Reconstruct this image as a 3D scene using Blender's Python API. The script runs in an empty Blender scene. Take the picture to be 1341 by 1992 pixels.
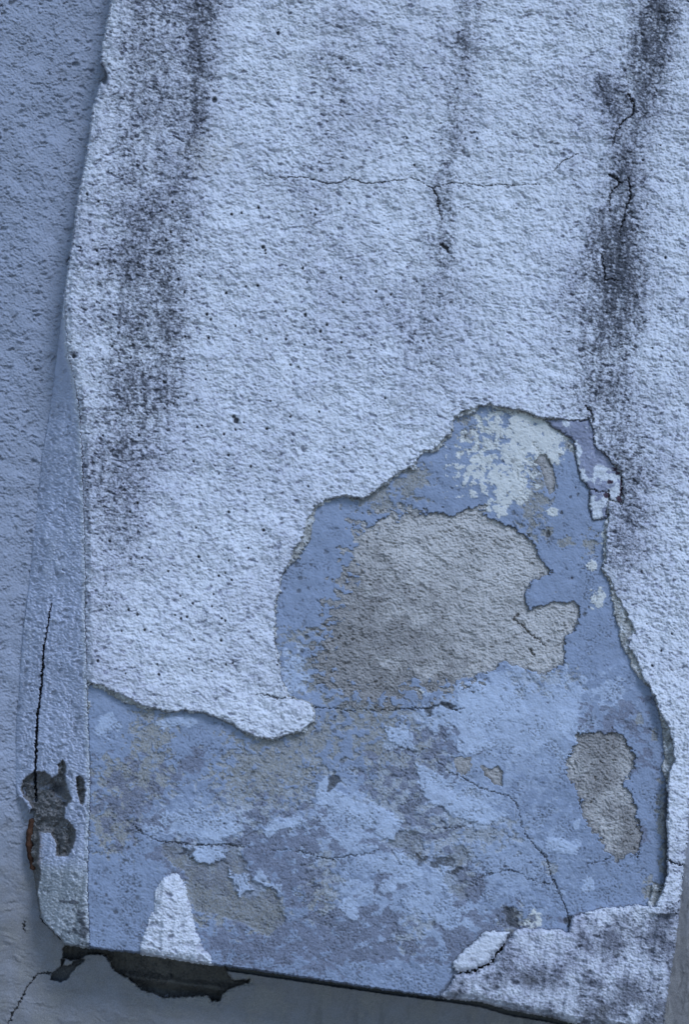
import bpy, math, random
import numpy as np
# ------------------------------------------------------------------ camera, sky, sun, exposure
S = bpy.context.scene
COL = S.collection
ROLL = math.radians(7.6)                      # the photographer held the phone slightly rolled
PXM = 0.0005                                  # metres per photo pixel on the reference plane
DIST = 1.30; YREF = -0.06                     # camera stands 1.3 m off the buttress face
CAM = (0.0, YREF - DIST, 1.0)
cd = bpy.data.cameras.new('camera'); cam = bpy.data.objects.new('camera', cd); COL.objects.link(cam)
cam.location = CAM
cam.rotation_mode = 'XYZ'
from mathutils import Matrix, Vector
Rv = Vector((math.cos(ROLL), 0, math.sin(ROLL))); Uv = Vector((-math.sin(ROLL), 0, math.cos(ROLL)))
m3 = Matrix((Rv, Uv, Vector((0, -1, 0)))).transposed()
cam.rotation_euler = m3.to_euler('XYZ')
cd.sensor_fit = 'VERTICAL'
cd.angle_y = 2*math.atan(996*PXM/DIST) if hasattr(cd, 'angle_y') else 0.7
cd.clip_end = 500; cd.clip_start = 0.01
S.camera = cam

SUN_EL = math.radians(52); SUN_AZ = math.radians(28)     # azimuth: to the right of straight out from the wall
sd = Vector((math.sin(SUN_AZ)*math.cos(SUN_EL), -math.cos(SUN_AZ)*math.cos(SUN_EL), math.sin(SUN_EL)))
W = bpy.data.worlds.new('World'); S.world = W; W.use_nodes = True
nt = W.node_tree; bg = nt.nodes['Background']
sky = nt.nodes.new('ShaderNodeTexSky'); sky.sky_type = 'NISHITA'; sky.sun_disc = False
sky.sun_elevation = SUN_EL; sky.sun_rotation = math.atan2(sd.x, sd.y)
sky.ozone_density = 4.0; sky.air_density = 1.1; sky.dust_density = 0.2
nt.links.new(sky.outputs[0], bg.inputs[0]); bg.inputs[1].default_value = 0.135
sl = bpy.data.lights.new('sun', 'SUN'); so = bpy.data.objects.new('sun', sl); COL.objects.link(so)
sl.energy = 2.05; sl.angle = math.radians(16); sl.color = (0.64, 0.755, 1.0)
so.rotation_euler = sd.to_track_quat('Z', 'Y').to_euler(); so.location = (2, -4, 6)
S.view_settings.view_transform = 'Standard'; S.view_settings.look = 'None'
S.view_settings.exposure = 0.08; S.view_settings.gamma = 1.0
S.cycles.max_bounces = 5; S.cycles.diffuse_bounces = 3

# ------------------------------------------------------------------ noise and shape helpers (numpy)
f32 = np.float32
rs = np.random.RandomState(7)
_ang = rs.rand(65536)*2*np.pi
GX = np.cos(_ang).astype(f32); GY = np.sin(_ang).astype(f32); GV = rs.rand(65536).astype(f32)
def _h(i, j, seed): return ((i*73856093) ^ (j*19349663) ^ (seed*83492791)) & 65535
def perlin(x, y, seed=0):
    xi = np.floor(x).astype(np.int64); yi = np.floor(y).astype(np.int64)
    xf = (x-xi).astype(f32); yf = (y-yi).astype(f32)
    u = xf*xf*xf*(xf*(xf*6-15)+10); v = yf*yf*yf*(yf*(yf*6-15)+10)
    def g(a, b):
        k = _h(xi+a, yi+b, seed); return GX[k]*(xf-a)+GY[k]*(yf-b)
    n0 = g(0, 0); n0 += u*(g(1, 0)-n0); n1 = g(0, 1); n1 += u*(g(1, 1)-n1)
    return (n0+v*(n1-n0))*1.5
def fbm(x, y, octs=4, seed=0, gain=0.5, lac=2.03):
    o = 0; a = 1.0; t = 0
    for k in range(octs):
        o = o + a*perlin(x*(lac**k), y*(lac**k), seed+k*17); t += a; a *= gain
    return o/t
def rough(x, y, octs=4, seed=0, gain=0.72):
    """grainy noise of unit spread; every octave is turned so that no lattice shows"""
    o = 0; a = 1.0; t = 0
    for k in range(octs):
        c, s = math.cos(.9*k+.3), math.sin(.9*k+.3); f = 1.93**k
        o = o+a*perlin((x*c+y*s)*f+13.7*k, (-x*s+y*c)*f, seed+k*31); t += a*a; a *= gain
    return (o/(.36*math.sqrt(t))).astype(f32)
def grains(x, y, seed, rmin=.35, rmax=.95, keep=1.0):
    """rounded grains, one per cell with its own size, height and lean: 0 between them"""
    xi = np.floor(x).astype(np.int64); yi = np.floor(y).astype(np.int64)
    o = np.zeros(x.shape, f32)
    for a in (-1, 0, 1):
        for b in (-1, 0, 1):
            k = _h(xi+a, yi+b, seed); k2 = (k*7919+13) & 65535; k3 = (k*104729+7) & 65535; k4 = (k*31337+99) & 65535
            dx = x-(xi+a+GV[k]); dy = y-(yi+b+GV[k2]); q = GV[k3]
            r = rmin+(rmax-rmin)*q*q; e = .65+.7*GV[k4]
            d = (dx*dx*e+dy*dy/e+(GV[k2]-.5)*dx*dy)/(r*r)
            o = np.maximum(o, np.sqrt(np.clip(1-d, 0, 1))*r*(.5+.5*GV[k4])*((GV[(k3*3) & 65535] < keep) if np.isscalar(keep) else np.clip((keep-GV[(k3*3) & 65535])*4, 0, 1)))
    return o.astype(f32)
def sst(a, b, v):
    t = np.clip((v-a)/(b-a), 0, 1); return t*t*(3-2*t)
def sdf_poly(px, py, P):
    """signed distance, positive inside"""
    P = np.asarray(P, f32); d = np.full(px.shape, 1e12, f32); ins = np.zeros(px.shape, bool)
    n = len(P)
    for i in range(n):
        ax, ay = P[i]; bx, by = P[(i+1) % n]
        ex, ey = bx-ax, by-ay; wx = px-ax; wy = py-ay
        t = np.clip((wx*ex+wy*ey)/max(ex*ex+ey*ey, 1e-6), 0, 1)
        d = np.minimum(d, (wx-ex*t)**2+(wy-ey*t)**2)
        c = ((ay <= py) & (by > py)) | ((by <= py) & (ay > py))
        if abs(ey) > 1e-6: ins ^= c & (px < ax+(py-ay)*ex/ey)
    d = np.sqrt(d); return np.where(ins, d, -d)
def local(px, py, P, fn, pad, fill):
    """evaluate fn only near the points P (px,py are the undistorted grid)"""
    P = np.asarray(P, f32)
    c = np.where((xs >= P[:, 0].min()-pad) & (xs <= P[:, 0].max()+pad))[0]
    r = np.where((ys >= P[:, 1].min()-pad) & (ys <= P[:, 1].max()+pad))[0]
    out = np.full(px.shape, fill, f32)
    if len(c) and len(r):
        sl_ = (slice(r[0], r[-1]+1), slice(c[0], c[-1]+1)); out[sl_] = fn(px[sl_], py[sl_])
    return out
def sd_local(P, wx=None, wy=None, pad=30):
    return local(X if wx is None else wx, Y if wy is None else wy, P, lambda a, b: sdf_poly(a, b, P), pad, -pad)
def line_dist(P, wx, wy, pad=14, w=None):
    """(distance - half width) to a polyline whose half width varies from point to point"""
    w = w or [1.0]*len(P)
    def fn(a, b):
        d = np.full(a.shape, 1e6, f32)
        for i in range(len(P)-1):
            ax, ay = P[i]; ex, ey = P[i+1][0]-ax, P[i+1][1]-ay
            t = np.clip(((a-ax)*ex+(b-ay)*ey)/max(ex*ex+ey*ey, 1e-6), 0, 1)
            d = np.minimum(d, np.hypot(a-ax-ex*t, b-ay-ey*t)-(w[i]+(w[i+1]-w[i])*t))
        return d
    return local(wx, wy, P, fn, pad, pad)
def blobs(L, noise, amp=0.35, soft=0.06):
    """ragged patches: each (cx, cy, rx, ry, degrees, strength)"""
    o = np.full(X.shape, -1, f32)
    for (cx, cy, rx, ry, dg, st) in L:
        R_ = max(rx, ry)*1.7; c, s = math.cos(math.radians(dg)), math.sin(math.radians(dg))
        def fn(a, b):
            dx, dy = a-cx, b-cy; p = (dx*c+dy*s)/rx; q = (-dx*s+dy*c)/ry
            return st*(1-np.sqrt(p*p+q*q))
        o = np.maximum(o, local(X, Y, [(cx-R_, cy-R_), (cx+R_, cy+R_)], fn, 0, -1))
    return sst(-soft, soft, np.clip(o, -1, 0.45)+noise*amp)

# ------------------------------------------------------------------ the sampling grid (in photo pixels, cast on to the real surfaces)
STEP = 1.45
def axis(a, b, lo, hi):
    mid = list(np.arange(a, b, STEP)); l = []; x = a; st = STEP
    while x > lo: st = min(st*1.10, 150); x -= st; l.append(x)
    r = []; x = mid[-1]; st = STEP
    while x < hi: st = min(st*1.10, 150); x += st; r.append(x)
    return np.array(l[::-1]+mid+r, f32)
xs = axis(-24, 1366, -2900, 4300); ys = axis(-24, 2016, -3400, 3500)
X, Y = np.meshgrid(xs, ys)
NY, NX = X.shape
cell = np.maximum(*np.meshgrid(np.gradient(xs), np.gradient(ys)))
FADE = np.clip(2.2*STEP/cell, 0, 1)**0.7         # relief finer than a coarse far cell is dropped
cr, sr = math.cos(ROLL), math.sin(ROLL)
H = X*cr + Y*sr                                  # true horizontal and true downward coordinate, photo px
V = -X*sr + Y*cr
F = DIST/PXM
def to_world(D_mm):
    """points on the view grid that stand D millimetres out from the wall plane"""
    y = -D_mm/1000.0; t = (y-CAM[1])
    a = (X-670.5)/F; b = -(Y-996)/F
    return np.stack([CAM[0]+t*(a*Rv.x+b*Uv.x), y, CAM[2]+t*(a*Rv.z+b*Uv.z)], -1).astype(f32)

def grid_mesh(name, D, mask, mat, parent=None, attrs=None, sides=None):
    """one mesh from the grid cells touched by mask; D = height field in mm"""
    q = mask[:-1, :-1] | mask[1:, :-1] | mask[:-1, 1:] | mask[1:, 1:]
    r, c = np.nonzero(q)
    idx = np.arange(NY*NX).reshape(NY, NX)
    quads = np.stack([idx[r, c], idx[r+1, c], idx[r+1, c+1], idx[r, c+1]], -1)
    used, inv = np.unique(quads, return_inverse=True)
    quads = inv.reshape(quads.shape).astype(np.int32)
    co = to_world(D).reshape(-1, 3)[used]
    me = bpy.data.meshes.new(name)
    me.vertices.add(len(co)); me.vertices.foreach_set('co', co.ravel())
    n = len(quads)
    me.loops.add(n*4); me.loops.foreach_set('vertex_index', quads.ravel())
    me.polygons.add(n); me.polygons.foreach_set('loop_start', np.arange(0, n*4, 4, dtype=np.int32))
    try: me.polygons.foreach_set('loop_total', np.full(n, 4, np.int32))
    except Exception: pass
    me.update(calc_edges=True)
    me.polygons.foreach_set('use_smooth', np.ones(n, bool))
    for k, a in (attrs or {}).items():
        at = me.attributes.new(k, 'FLOAT', 'POINT')
        at.data.foreach_set('value', np.clip(a, 0, 1).astype(f32).reshape(-1)[used])
    me.materials.append(mat)
    o = bpy.data.objects.new(name, me); COL.objects.link(o)
    if parent: o.parent = parent
    return o

# ------------------------------------------------------------------ materials
def mat(name, base, layers, var=0.12, grain=900, bump=0.35, bump_d=0.0006, rough=0.92, vary=(1.0, 1.0, 1.0), strk=0.0):
    """base colour, then (attribute, colour, colour2) layers mixed over it; object-space noise breaks each of them up"""
    m = bpy.data.materials.new(name); m.use_nodes = True; t = m.node_tree; N = t.nodes; L = t.links
    b = N['Principled BSDF']; b.inputs['Roughness'].default_value = rough
    b.inputs['Specular IOR Level'].default_value = 0.12
    tc = N.new('ShaderNodeTexCoord')
    def noise(scale, det=4, rg=0.6):
        n = N.new('ShaderNodeTexNoise'); n.inputs['Scale'].default_value = scale
        n.inputs['Detail'].default_value = det; n.inputs['Roughness'].default_value = rg
        L.new(tc.outputs['Object'], n.inputs['Vector']); return n.outputs['Fac']
    fine = noise(grain, 3); big = noise(22, 4)
    cur = None
    def mix(fac, a, c):
        x = N.new('ShaderNodeMix'); x.data_type = 'RGBA'; x.inputs[0].default_value = 0
        if hasattr(fac, 'links'): L.new(fac, x.inputs[0])
        else: x.inputs[0].default_value = fac
        for v_, s in ((a, x.inputs[6]), (c, x.inputs[7])):
            if hasattr(v_, 'links'): L.new(v_, s)
            else: s.default_value = (*v_, 1)
        return x.outputs[2]
    def ramp(v_, a, c):
        r = N.new('ShaderNodeMapRange'); r.inputs['From Min'].default_value = a; r.inputs['From Max'].default_value = c
        L.new(v_, r.inputs['Value']); return r.outputs['Result']
    lo = tuple(c*(1-var) for c in base); hi = tuple(min(1, c*(1+var)) for c in base)
    cur = mix(ramp(big, .35, .65), lo, hi)
    for (an, c1, c2) in layers:
        at = N.new('ShaderNodeAttribute'); at.attribute_name = an
        cc = mix(ramp(fine, .32, .68), c1, c2)
        cur = mix(at.outputs['Fac'], cur, cc)
    hsv = N.new('ShaderNodeHueSaturation'); L.new(cur, hsv.inputs['Color'])
    L.new(ramp(fine, .2, .8), hsv.inputs['Value'])
    mr = hsv.inputs['Value'].links[0].from_node; mr.inputs['To Min'].default_value = 1-var; mr.inputs['To Max'].default_value = 1+var
    L.new(hsv.outputs[0], b.inputs['Base Color'])
    bp = N.new('ShaderNodeBump'); bp.inputs['Strength'].default_value = bump; bp.inputs['Distance'].default_value = bump_d
    L.new(noise(grain*0.75, 5, 0.65), bp.inputs['Height']); L.new(bp.outputs[0], b.inputs['Normal'])
    return m
DIRT_SHADE = (0.045, 0.048, 0.056); DIRT_SHADE2 = (0.105, 0.108, 0.122)  # dark tone shared by real soiling and crevice shade put into the colour
M_stucco = mat('white_masonry_paint', (0.73, 0.735, 0.76), [('grime_shade', (0.33, 0.325, 0.41), (0.52, 0.52, 0.60)), ('tan', (.38, .35, .28), (.52, .48, .40)), ('dirt_shade', DIRT_SHADE, DIRT_SHADE2)], var=.05, grain=1100)
M_rim = mat('broken_render_edge', (0.40, 0.39, 0.36), [('pale', (.55, .55, .54), (.72, .72, .72)), ('dirt_shade', DIRT_SHADE, DIRT_SHADE2)], var=.2, grain=900)
M_blue = mat('pale_blue_limewash', (0.295, 0.34, 0.435), [
    ('tan', (.27, .255, .225), (.43, .41, .37)), ('pale', (.49, .55, .66), (.58, .64, .74)), ('cream', (.67, .655, .60), (.75, .735, .68)),
    ('violet', (.165, .175, .225), (.27, .28, .34)), ('dirt_shade', (.05, .05, .055), (.12, .12, .12))], var=.06, grain=1000, bump=.25)
M_sand = mat('bare_sand_render', (0.58, 0.55, 0.52), [('grime_shade', (.26, .245, .235), (.40, .375, .36)), ('dirt_shade', (.075, .065, .055), (.15, .132, .11))], var=.14, grain=1300, bump=.6)
M_side = mat('weathered_side_render', (0.50, 0.525, 0.62), [('raw', (.33, .345, .34), (.46, .47, .47)), ('rust', (.16, .09, .05), (.26, .19, .13)), ('hole', (.12, .11, .10), (.20, .19, .175)), ('pale', (.62, .63, .66), (.74, .75, .77)), ('dirt_shade', DIRT_SHADE, DIRT_SHADE2)], var=.10, grain=800, bump=.5)
M_wall = mat('painted_wall_render', (0.38, 0.405, 0.475), [('grime_shade', (.285, .297, .34), (.34, .355, .40)), ('foot', (.21, .197, .188), (.28, .265, .252)), ('raw', (.30, .29, .26), (.42, .40, .36)), ('dirt_shade', (.05, .05, .05), (.1, .1, .095))], var=.05, grain=800, bump=.3)  # foot: grey raw base, darkened for the shade low on the wall
M_hole = mat('dark_broken_mortar', (0.13, 0.12, 0.105), [('grime_shade', (.07, .065, .06), (.12, .11, .10)), ('dirt_shade', (.02, .02, .02), (.04, .04, .04))], var=.25, grain=500, bump=.7)
M_flake = mat('old_violet_paint', (0.30, 0.31, 0.39), [('pale', (.60, .61, .63), (.74, .75, .76)), ('rust', (.05, .035, .05), (.10, .065, .08)), ('dirt_shade', DIRT_SHADE, DIRT_SHADE2)], var=.12, grain=900)
M_rust = mat('rust', (0.085, 0.042, 0.026), [], var=.45, grain=260, bump=.9, bump_d=.0016, rough=.85)
M_ground = mat('pale_paving', (0.20, 0.20, 0.20), [], var=.12, grain=120, bump=.5, bump_d=.003)

# ------------------------------------------------------------------ outlines traced on the buttress
PEEL = [(168,1326),(195,1333),(215,1342),(228,1349),(243,1354),(268,1368),(292,1378),(334,1385),(350,1382),(368,1382),(407,1389),(431,1401),(450,1406),(471,1422),(502,1435),(530,1439),(565,1427),(589,1420),(608,1404),(613,1388),(606,1373),(585,1364),(563,1357),(554,1342),(545,1310),(537,1264),(534,1230),(536,1170),(544,1136),(552,1110),(567,1086),(574,1063),(590,1043),(596,1016),(611,989),(631,974),(648,968),(665,964),(685,964),(705,970),(725,957),(745,943),(765,928),(779,917),(806,907),(814,891),(822,878),(843,875),(858,861),(876,841),(881,821),(886,811),(900,800),(931,791),(951,787),(971,792),(992,794),(1008,797),(1032,804),(1059,814),(1090,816),(1118,817),(1148,814),(1155,832),(1160,865),(1175,880),(1200,905),(1211,930),(1215,965),(1212,984),(1198,976),(1184,975),(1183,1010),(1180,1063),(1180,1090),(1173,1108),(1184,1124),(1198,1150),(1203,1162),(1215,1185),(1232,1213),(1237,1230),(1222,1240),(1226,1262),(1238,1280),(1247,1303),(1260,1330),(1275,1355),(1285,1380),(1300,1410),(1310,1445),(1314,1480),(1303,1500),(1300,1543),(1300,1578),(1300,1630),(1300,1675),(1300,1700),(1284,1748),(1276,1764),
    (1238,1762),(1204,1766),(1169,1767),(1141,1776),(1113,1785),(1106,1814),(1086,1809),(1058,1806),(1023,1807),(995,1812),(974,1813),(943,1814),(912,1842),(891,1860),(879,1880),(882,1894),(870,1915),(855,1939),(850,1960),(400,1940),(150,1900),(150,1846),(168,1600)]
# face, traced clockwise; runs on past the top and right of the frame
CORN = [(215,10),(201,77),(197,108),(196,124),(204,132),(203,150),(193,168),(181,208),(168,302),(158,352),(148,403),(141,470),(132,523),(127,564),(127,604),(129,654),(133,694),(142,727),(149,767),(155,811),(160,895),(162,979),(165,1079),(166,1136),(165,1197),(168,1298),(171,1400),(174,1474),(175,1543),(171,1647),(171,1752),(174,1842)]
BOT = [(222,1849),(271,1853),(323,1861),(410,1875),(450,1880),(589,1901),(728,1922),(853,1939),(891,1943),(936,1947),(995,1963),(1072,1977),(1113,1988),(1200,2000),(1290,2010)]
RGT = [(1291,1992),(1297,1943),(1306,1887),(1313,1842),(1322,1780),(1325,1738),(1332,1679),(1336,1647),(1339,1595),(1349,1500),(1480,520),(1545,0),(1960,-3600)]
FACE = [(615,-3600),(400,-1380)]+CORN+BOT+RGT
WLINE = [(127,560),(111,677),(97,794),(80,895),(67,1029),(54,1147),(44,1230),(38,1314),(31,1404),(28,1495),(28,1526),(34,1545),(46,1558),(56,1571),(57,1606),(50,1637),(50,1679),(59,1696),(63,1727),(75,1769),(79,1786),(97,1804),(118,1825),(128,1836)]
TRI = [(333,1699),(313,1713),(302,1731),(299,1765),(288,1793),(278,1821),(271,1845),(276,1858),(313,1863),(368,1873),(412,1880),(413,1859),(389,1835),(377,1797),(372,1765),(358,1720),(349,1700)]
LRP = [(1345,1728),(1302,1738),(1276,1766),(1238,1762),(1204,1766),(1169,1767),(1141,1776),(1113,1785),(1106,1814),(1086,1809),(1058,1806),(1023,1807),(1001,1812),(980,1849),(962,1874),(928,1893),(899,1896),(886,1897),(872,1918),(857,1939),(850,1960),(1080,2040),(1400,2060),(1400,1728)]
CHIP = [(995,1812),(974,1813),(943,1814),(912,1842),(891,1860),(879,1880),(884,1889),(905,1887),(926,1884),(954,1867),(970,1845)]
FLAKE = [(1060,817),(1090,816),(1118,817),(1148,814),(1155,832),(1160,865),(1175,880),(1200,905),(1211,930),(1215,965),(1212,984),(1196,974),(1184,966),(1181,1005),(1156,1013),(1150,1005),(1149,979),(1149,952),(1131,932),(1126,908),(1121,881),(1119,857),(1099,845),(1079,830)]
SANDC = [(698,1032),(735,1020),(760,1010),(790,1003),(840,999),(885,1001),(930,987),(945,999),(955,1010),(985,1020),(1010,1034),(1028,1045),(1045,1068),(1055,1097),(1072,1103),(1068,1118),(1040,1128),(1026,1148),(1021,1170),(1030,1186),(1055,1178),(1085,1170),(1120,1172),(1129,1195),(1120,1225),(1100,1240),(1098,1290),(1060,1312),(1020,1300),(985,1287),(950,1310),(900,1325),(840,1337),(795,1328),(745,1368),(690,1345),(640,1322),(630,1280),(645,1225),(660,1165),(682,1120),(688,1085),(692,1059)]
SANDR = [(1131,1427),(1146,1428),(1162,1421),(1176,1427),(1190,1421),(1211,1434),(1233,1463),(1231,1495),(1214,1526),(1235,1564),(1238,1592),(1252,1623),(1242,1661),(1222,1664),(1204,1672),(1179,1658),(1165,1623),(1141,1599),(1131,1571),(1124,1536),(1106,1508),(1108,1477),(1117,1449)]
SAND1 = [(887,1478),(917,1474),(912,1497),(905,1506),(893,1498)]
SAND2 = [(937,1490),(958,1497),(970,1490),(978,1502),(978,1530),(962,1524),(946,1508)]
SAND3 = [(1042,900),(1050,886),(1064,886),(1072,900),(1081,930),(1078,955),(1068,962),(1060,930),(1052,905)]

# ------------------------------------------------------------------ shared fields
w1x = fbm(X/26, Y/26, 3, 101)*9; w1y = fbm(X/26, Y/26, 3, 131)*9
w2x = fbm(X/7, Y/7, 3, 151, .6)*4.2; w2y = fbm(X/7, Y/7, 3, 171, .6)*4.2
WX, WY = X+(w1x*.35+w2x)*FADE, Y+(w1y*.35+w2y)*FADE
n20 = fbm(X/60, Y/60, 5, 11, .62); n8 = fbm(X/19, Y/19, 4, 23, .65); nf = fbm(X/5.5, Y/5.5, 3, 37, .6)
n150 = fbm(X/260, Y/260, 3, 41)
nraw = perlin(X/2.6, Y/2.6, 57)
noise_m = rough(X/26, Y/21, 5, 1600, .60)*.42
noise_k = rough(X/17, Y/15, 5, 1660, .66)*.42

rs1 = perlin(X/3.1, Y/3.1, 61)*1.6; rs2 = perlin(X/3.1, Y/3.1, 63)*1.6
# protrusion of the buttress: 30 mm out near the top, 60 mm at the foot
PD = 30+34*sst(-200, 2000, V)
PD = np.where(V < -200, 30, PD)

sd_face = sdf_poly(X+(w2x*1.0+w1x*.25*(Y > 560)+rs1*.7)*FADE, Y+(w2y*.7)*FADE, FACE)
peel_warpx = X+(w1x*.50+w2x*1.1+rs1*.5)*FADE; peel_warpy = Y+(w1y*.50+w2y*1.1+rs2*.5)*FADE
sd_peel = sd_local(PEEL, peel_warpx, peel_warpy, 60)
def edge(sd, w=1.1): return np.clip(.5+sd/(2*w), 0, 1)

w3x = perlin(X/5.3, Y/5.3, 65)*2.2+perlin(X/2.7, Y/2.7, 67)*.9; w3y = perlin(X/5.3, Y/5.3, 66)*2.2+perlin(X/2.7, Y/2.7, 68)*.9
# rough thrown stucco: a crust of soft lumps broken by short pits and dashes, each with a sharp upper lip
FULL = (-1e9, 1e9, -1e9, 1e9)
def crust(seed, sx, sy, thr, dens=0.0, ang=0.0, box=FULL):
    """(gentle undulation, proud crumbs, sharp pits) of a hand-thrown render"""
    ci = np.where((xs >= box[0]) & (xs <= box[1]))[0]; ri = np.where((ys >= box[2]) & (ys <= box[3]))[0]
    q = (slice(ri[0], ri[-1]+1), slice(ci[0], ci[-1]+1)); h_, v_ = H[q], V[q]
    dn = dens[q] if hasattr(dens, 'shape') else dens
    c_, s_ = math.cos(ang), math.sin(ang)
    wx = h_*c_+v_*s_+perlin(h_/31, v_/31, seed+1)*8; wy = -h_*s_+v_*c_+perlin(h_/31, v_/31, seed+2)*8
    lump = rough(wx/(sx*3.2), wy/(sy*4.5), 2, seed+3, .5)*.4
    jx = wx+w3x[q]; jy = wy+w3y[q]
    clus = rough(wx/(sx*4), wy/(sy*5), 2, seed+9)*.12
    kp = np.clip(.42-thr+dn+clus, .02, 1)
    g = grains(jx/sx, jy/sy, seed+21, .18, .62, kp)+.7*grains(jx/(sx*.55), jy/(sy*.6), seed+22, .2, .7, kp*1.2)
    p = grains(jx/(sx*1.05), jy/(sy*.72), seed+23, .16, .62, kp)/.62+.7*grains(jx/(sx*.52), jy/(sy*.42), seed+24, .2, .7, kp*1.1)
    out = []
    for a in (lump, g, np.clip(p, 0, 1.2)):
        z = np.zeros(X.shape, f32); z[q] = a; out.append(z)
    return out
def stucco(seed, sx=10, sy=7.5, rough_=1.0, dens=0.0, box=FULL):
    lump, a, p = crust(seed, sx, sy, 0, dens, 0, box)
    brush = perlin((H+V*.02)/6.5, V/130, seed+11)*.42+perlin(H/15, V/200, seed+12)*.50
    big = fbm(H/110, V/130, 2, seed+9)*2.0
    return ((lump*.6+a*1.6-p*1.65+brush*1.25+gr2*.26)*rough_*FADE+big*np.clip(FADE*2, 0, 1)).astype(f32), np.clip(p*.95-a*.4, 0, 1)*FADE
gr2 = rough(X/3.6, Y/3.2, 2, 1800, .8)
dens = .16*sst(200, 900, Y+(500-X)*.3)-.12*sst(500, 800, X)*sst(900, 200, Y)+.34*fbm(H/85, V/200, 3, 301)+.24
ST, PT = stucco(200, 10.5, 7.4, dens=dens)
cvn = np.clip(PT, 0, 1)

# pits
pits = np.zeros(X.shape, f32)
prs = random.Random(5)
plist = [(417,195,5.5),(459,818,6),(455,811,4),(143,693,4.5),(169,378,3),(309,494,4),(332,452,3),(323,468,3),(512,481,4),(541,65,4),(516,487,3),(594,613,4),(636,632,3),(732,567,3),(440,570,3)]
for _ in range(150):
    x = prs.gauss(430, 190); y = prs.uniform(380, 1330); plist.append((x, y, prs.choice([1.6, 2, 2.4, 3.0])))
for _ in range(60):
    plist.append((prs.uniform(650, 1330), prs.uniform(200, 1750), prs.choice([1.6, 2, 2.6])))
for (x, y, r) in plist:
    i0, i1 = np.searchsorted(xs, [x-12, x+12]); j0, j1 = np.searchsorted(ys, [y-12, y+12])
    if i1 > i0 and j1 > j0:
        s_ = (slice(j0, j1), slice(i0, i1))
        d = np.hypot(X[s_]-x, (Y[s_]-y)*.9)+nf[s_]*1.5
        pits[s_] = np.maximum(pits[s_], 1-sst(r*.6, r*1.15, d))

# cracks
def crack(P, w, jit=1.0, pad=14):
    wx = X+(w2x*1.3+w1x*.25+nraw*1.2)*jit; wy = Y+(w2y*1.3+w1y*.25-nraw*1.2)*jit
    return 1-sst(-.5, 1.0, line_dist(P, wx, wy, pad, [q*.85 for q in w]))*1.0
def cmax(L):
    o = np.zeros(X.shape, f32)
    for c in L: o = np.maximum(o, crack(*c))
    return o
cr_st = cmax([
 ([(515,337),(548,347),(575,344),(600,347),(625,353),(640,357),(665,353),(680,347),(700,352),(715,358),(735,356),(765,352),(790,349),(797,345),(812,350),(830,360),(843,366),(856,362),(880,357),(905,356),(935,362),(975,359),(1010,361),(1050,357)], [0,.2,.3,.3,.6,.7,.5,.3,.4,.5,.4,.3,.2,.2,.3,.6,.8,.3,.0,.1,.25,.2,.1,0], .8),
 ([(843,366),(852,385),(856,415),(862,430)], [1,.9,.9,0]),
 ([(858,474),(870,482),(874,492)], [1.5,3,1]),
 ([(1222,182),(1235,200),(1233,222),(1215,235),(1200,255),(1192,285)], [1,1.6,1.5,1.2,.6,0]),
 ([(1185,340),(1200,346),(1208,355),(1200,362),(1188,378),(1186,410)], [1.8,2,2,1.2,.6,0]),
 ([(1224,345),(1229,378),(1222,400),(1213,430),(1206,462)], [1,1.8,1.8,1.2,.4]),
 ([(1172,492),(1177,525),(1178,545),(1190,542),(1205,548)], [.8,1.2,1.2,.9,.3]),
 ([(1125,298),(1108,308),(1092,317),(1078,332)], [.2,.4,.4,0]),
 ([(498,1352),(520,1352),(545,1360),(556,1356)], [0,.5,.7,.5]),
 ([(1298,1672),(1315,1680),(1334,1685)], [1.8,1.6,1.2]),
 ([(1140,790),(1150,800),(1156,820)], [1.5,2,1.5])])
cr_bl = cmax([
 ([(603,1373),(625,1378),(660,1378),(680,1385),(705,1378),(725,1383),(745,1382),(790,1378),(830,1379),(845,1374),(860,1370),(872,1373),(885,1382),(903,1379)], [1,.7,.6,.9,.6,1.2,1.6,.8,1,1.1,1.6,2.4,1.6,.3]),
 ([(835,1455),(855,1485),(875,1503),(891,1508),(930,1530),(965,1543),(988,1547),(1005,1562),(1013,1585),(1015,1605),(1025,1625),(1045,1650),(1065,1670),(1070,1690),(1080,1720),(1095,1750),(1105,1775),(1108,1802)], [0,.5,.7,.6,.8,.6,.8,.6,.2,.4,.8,1,1,.9,1.1,1.3,1.6,2]),
 ([(925,1712),(955,1700),(985,1692),(1010,1697),(1030,1710),(1060,1718),(1082,1724)], [0,.8,.5,.5,.7,.8,.6]),
 ([(1140,1681),(1175,1675),(1190,1668)], [.2,.8,.5]), ([(1225,1669),(1245,1659)], [.8,.4]),
 ([(240,1593),(262,1608),(285,1625),(310,1637),(345,1639),(370,1642),(400,1645),(440,1643),(470,1647),(500,1648)], [.3,.8,.9,.9,1,.7,.9,.9,.6,0]),
 ([(525,1655),(560,1652),(600,1660),(640,1672),(680,1665),(720,1661),(740,1652)], [0,.4,.5,.8,.9,.7,.2]),
 ([(840,1612),(870,1611),(905,1608)], [.8,.5,.2])])
cr_side = cmax([([(99,1175),(94,1210),(89,1235),(84,1265),(83,1300),(78,1350),(72,1400),(70,1450),(68,1500),(71,1558)], [.3,.8,1,1.4,1.8,1.8,1.9,2.2,2.4,2.4], .7)])
cr_wall = cmax([([(98,1893),(75,1893),(55,1915),(40,1945),(25,1970),(14,1999)], [1.4,1,.8,.8,.8,.8]), ([(48,1790),(45,1805),(50,1815)], [.4,.8,.3]), ([(78,1786),(97,1804),(120,1828)], [1.2,1.4,.8])])

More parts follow.
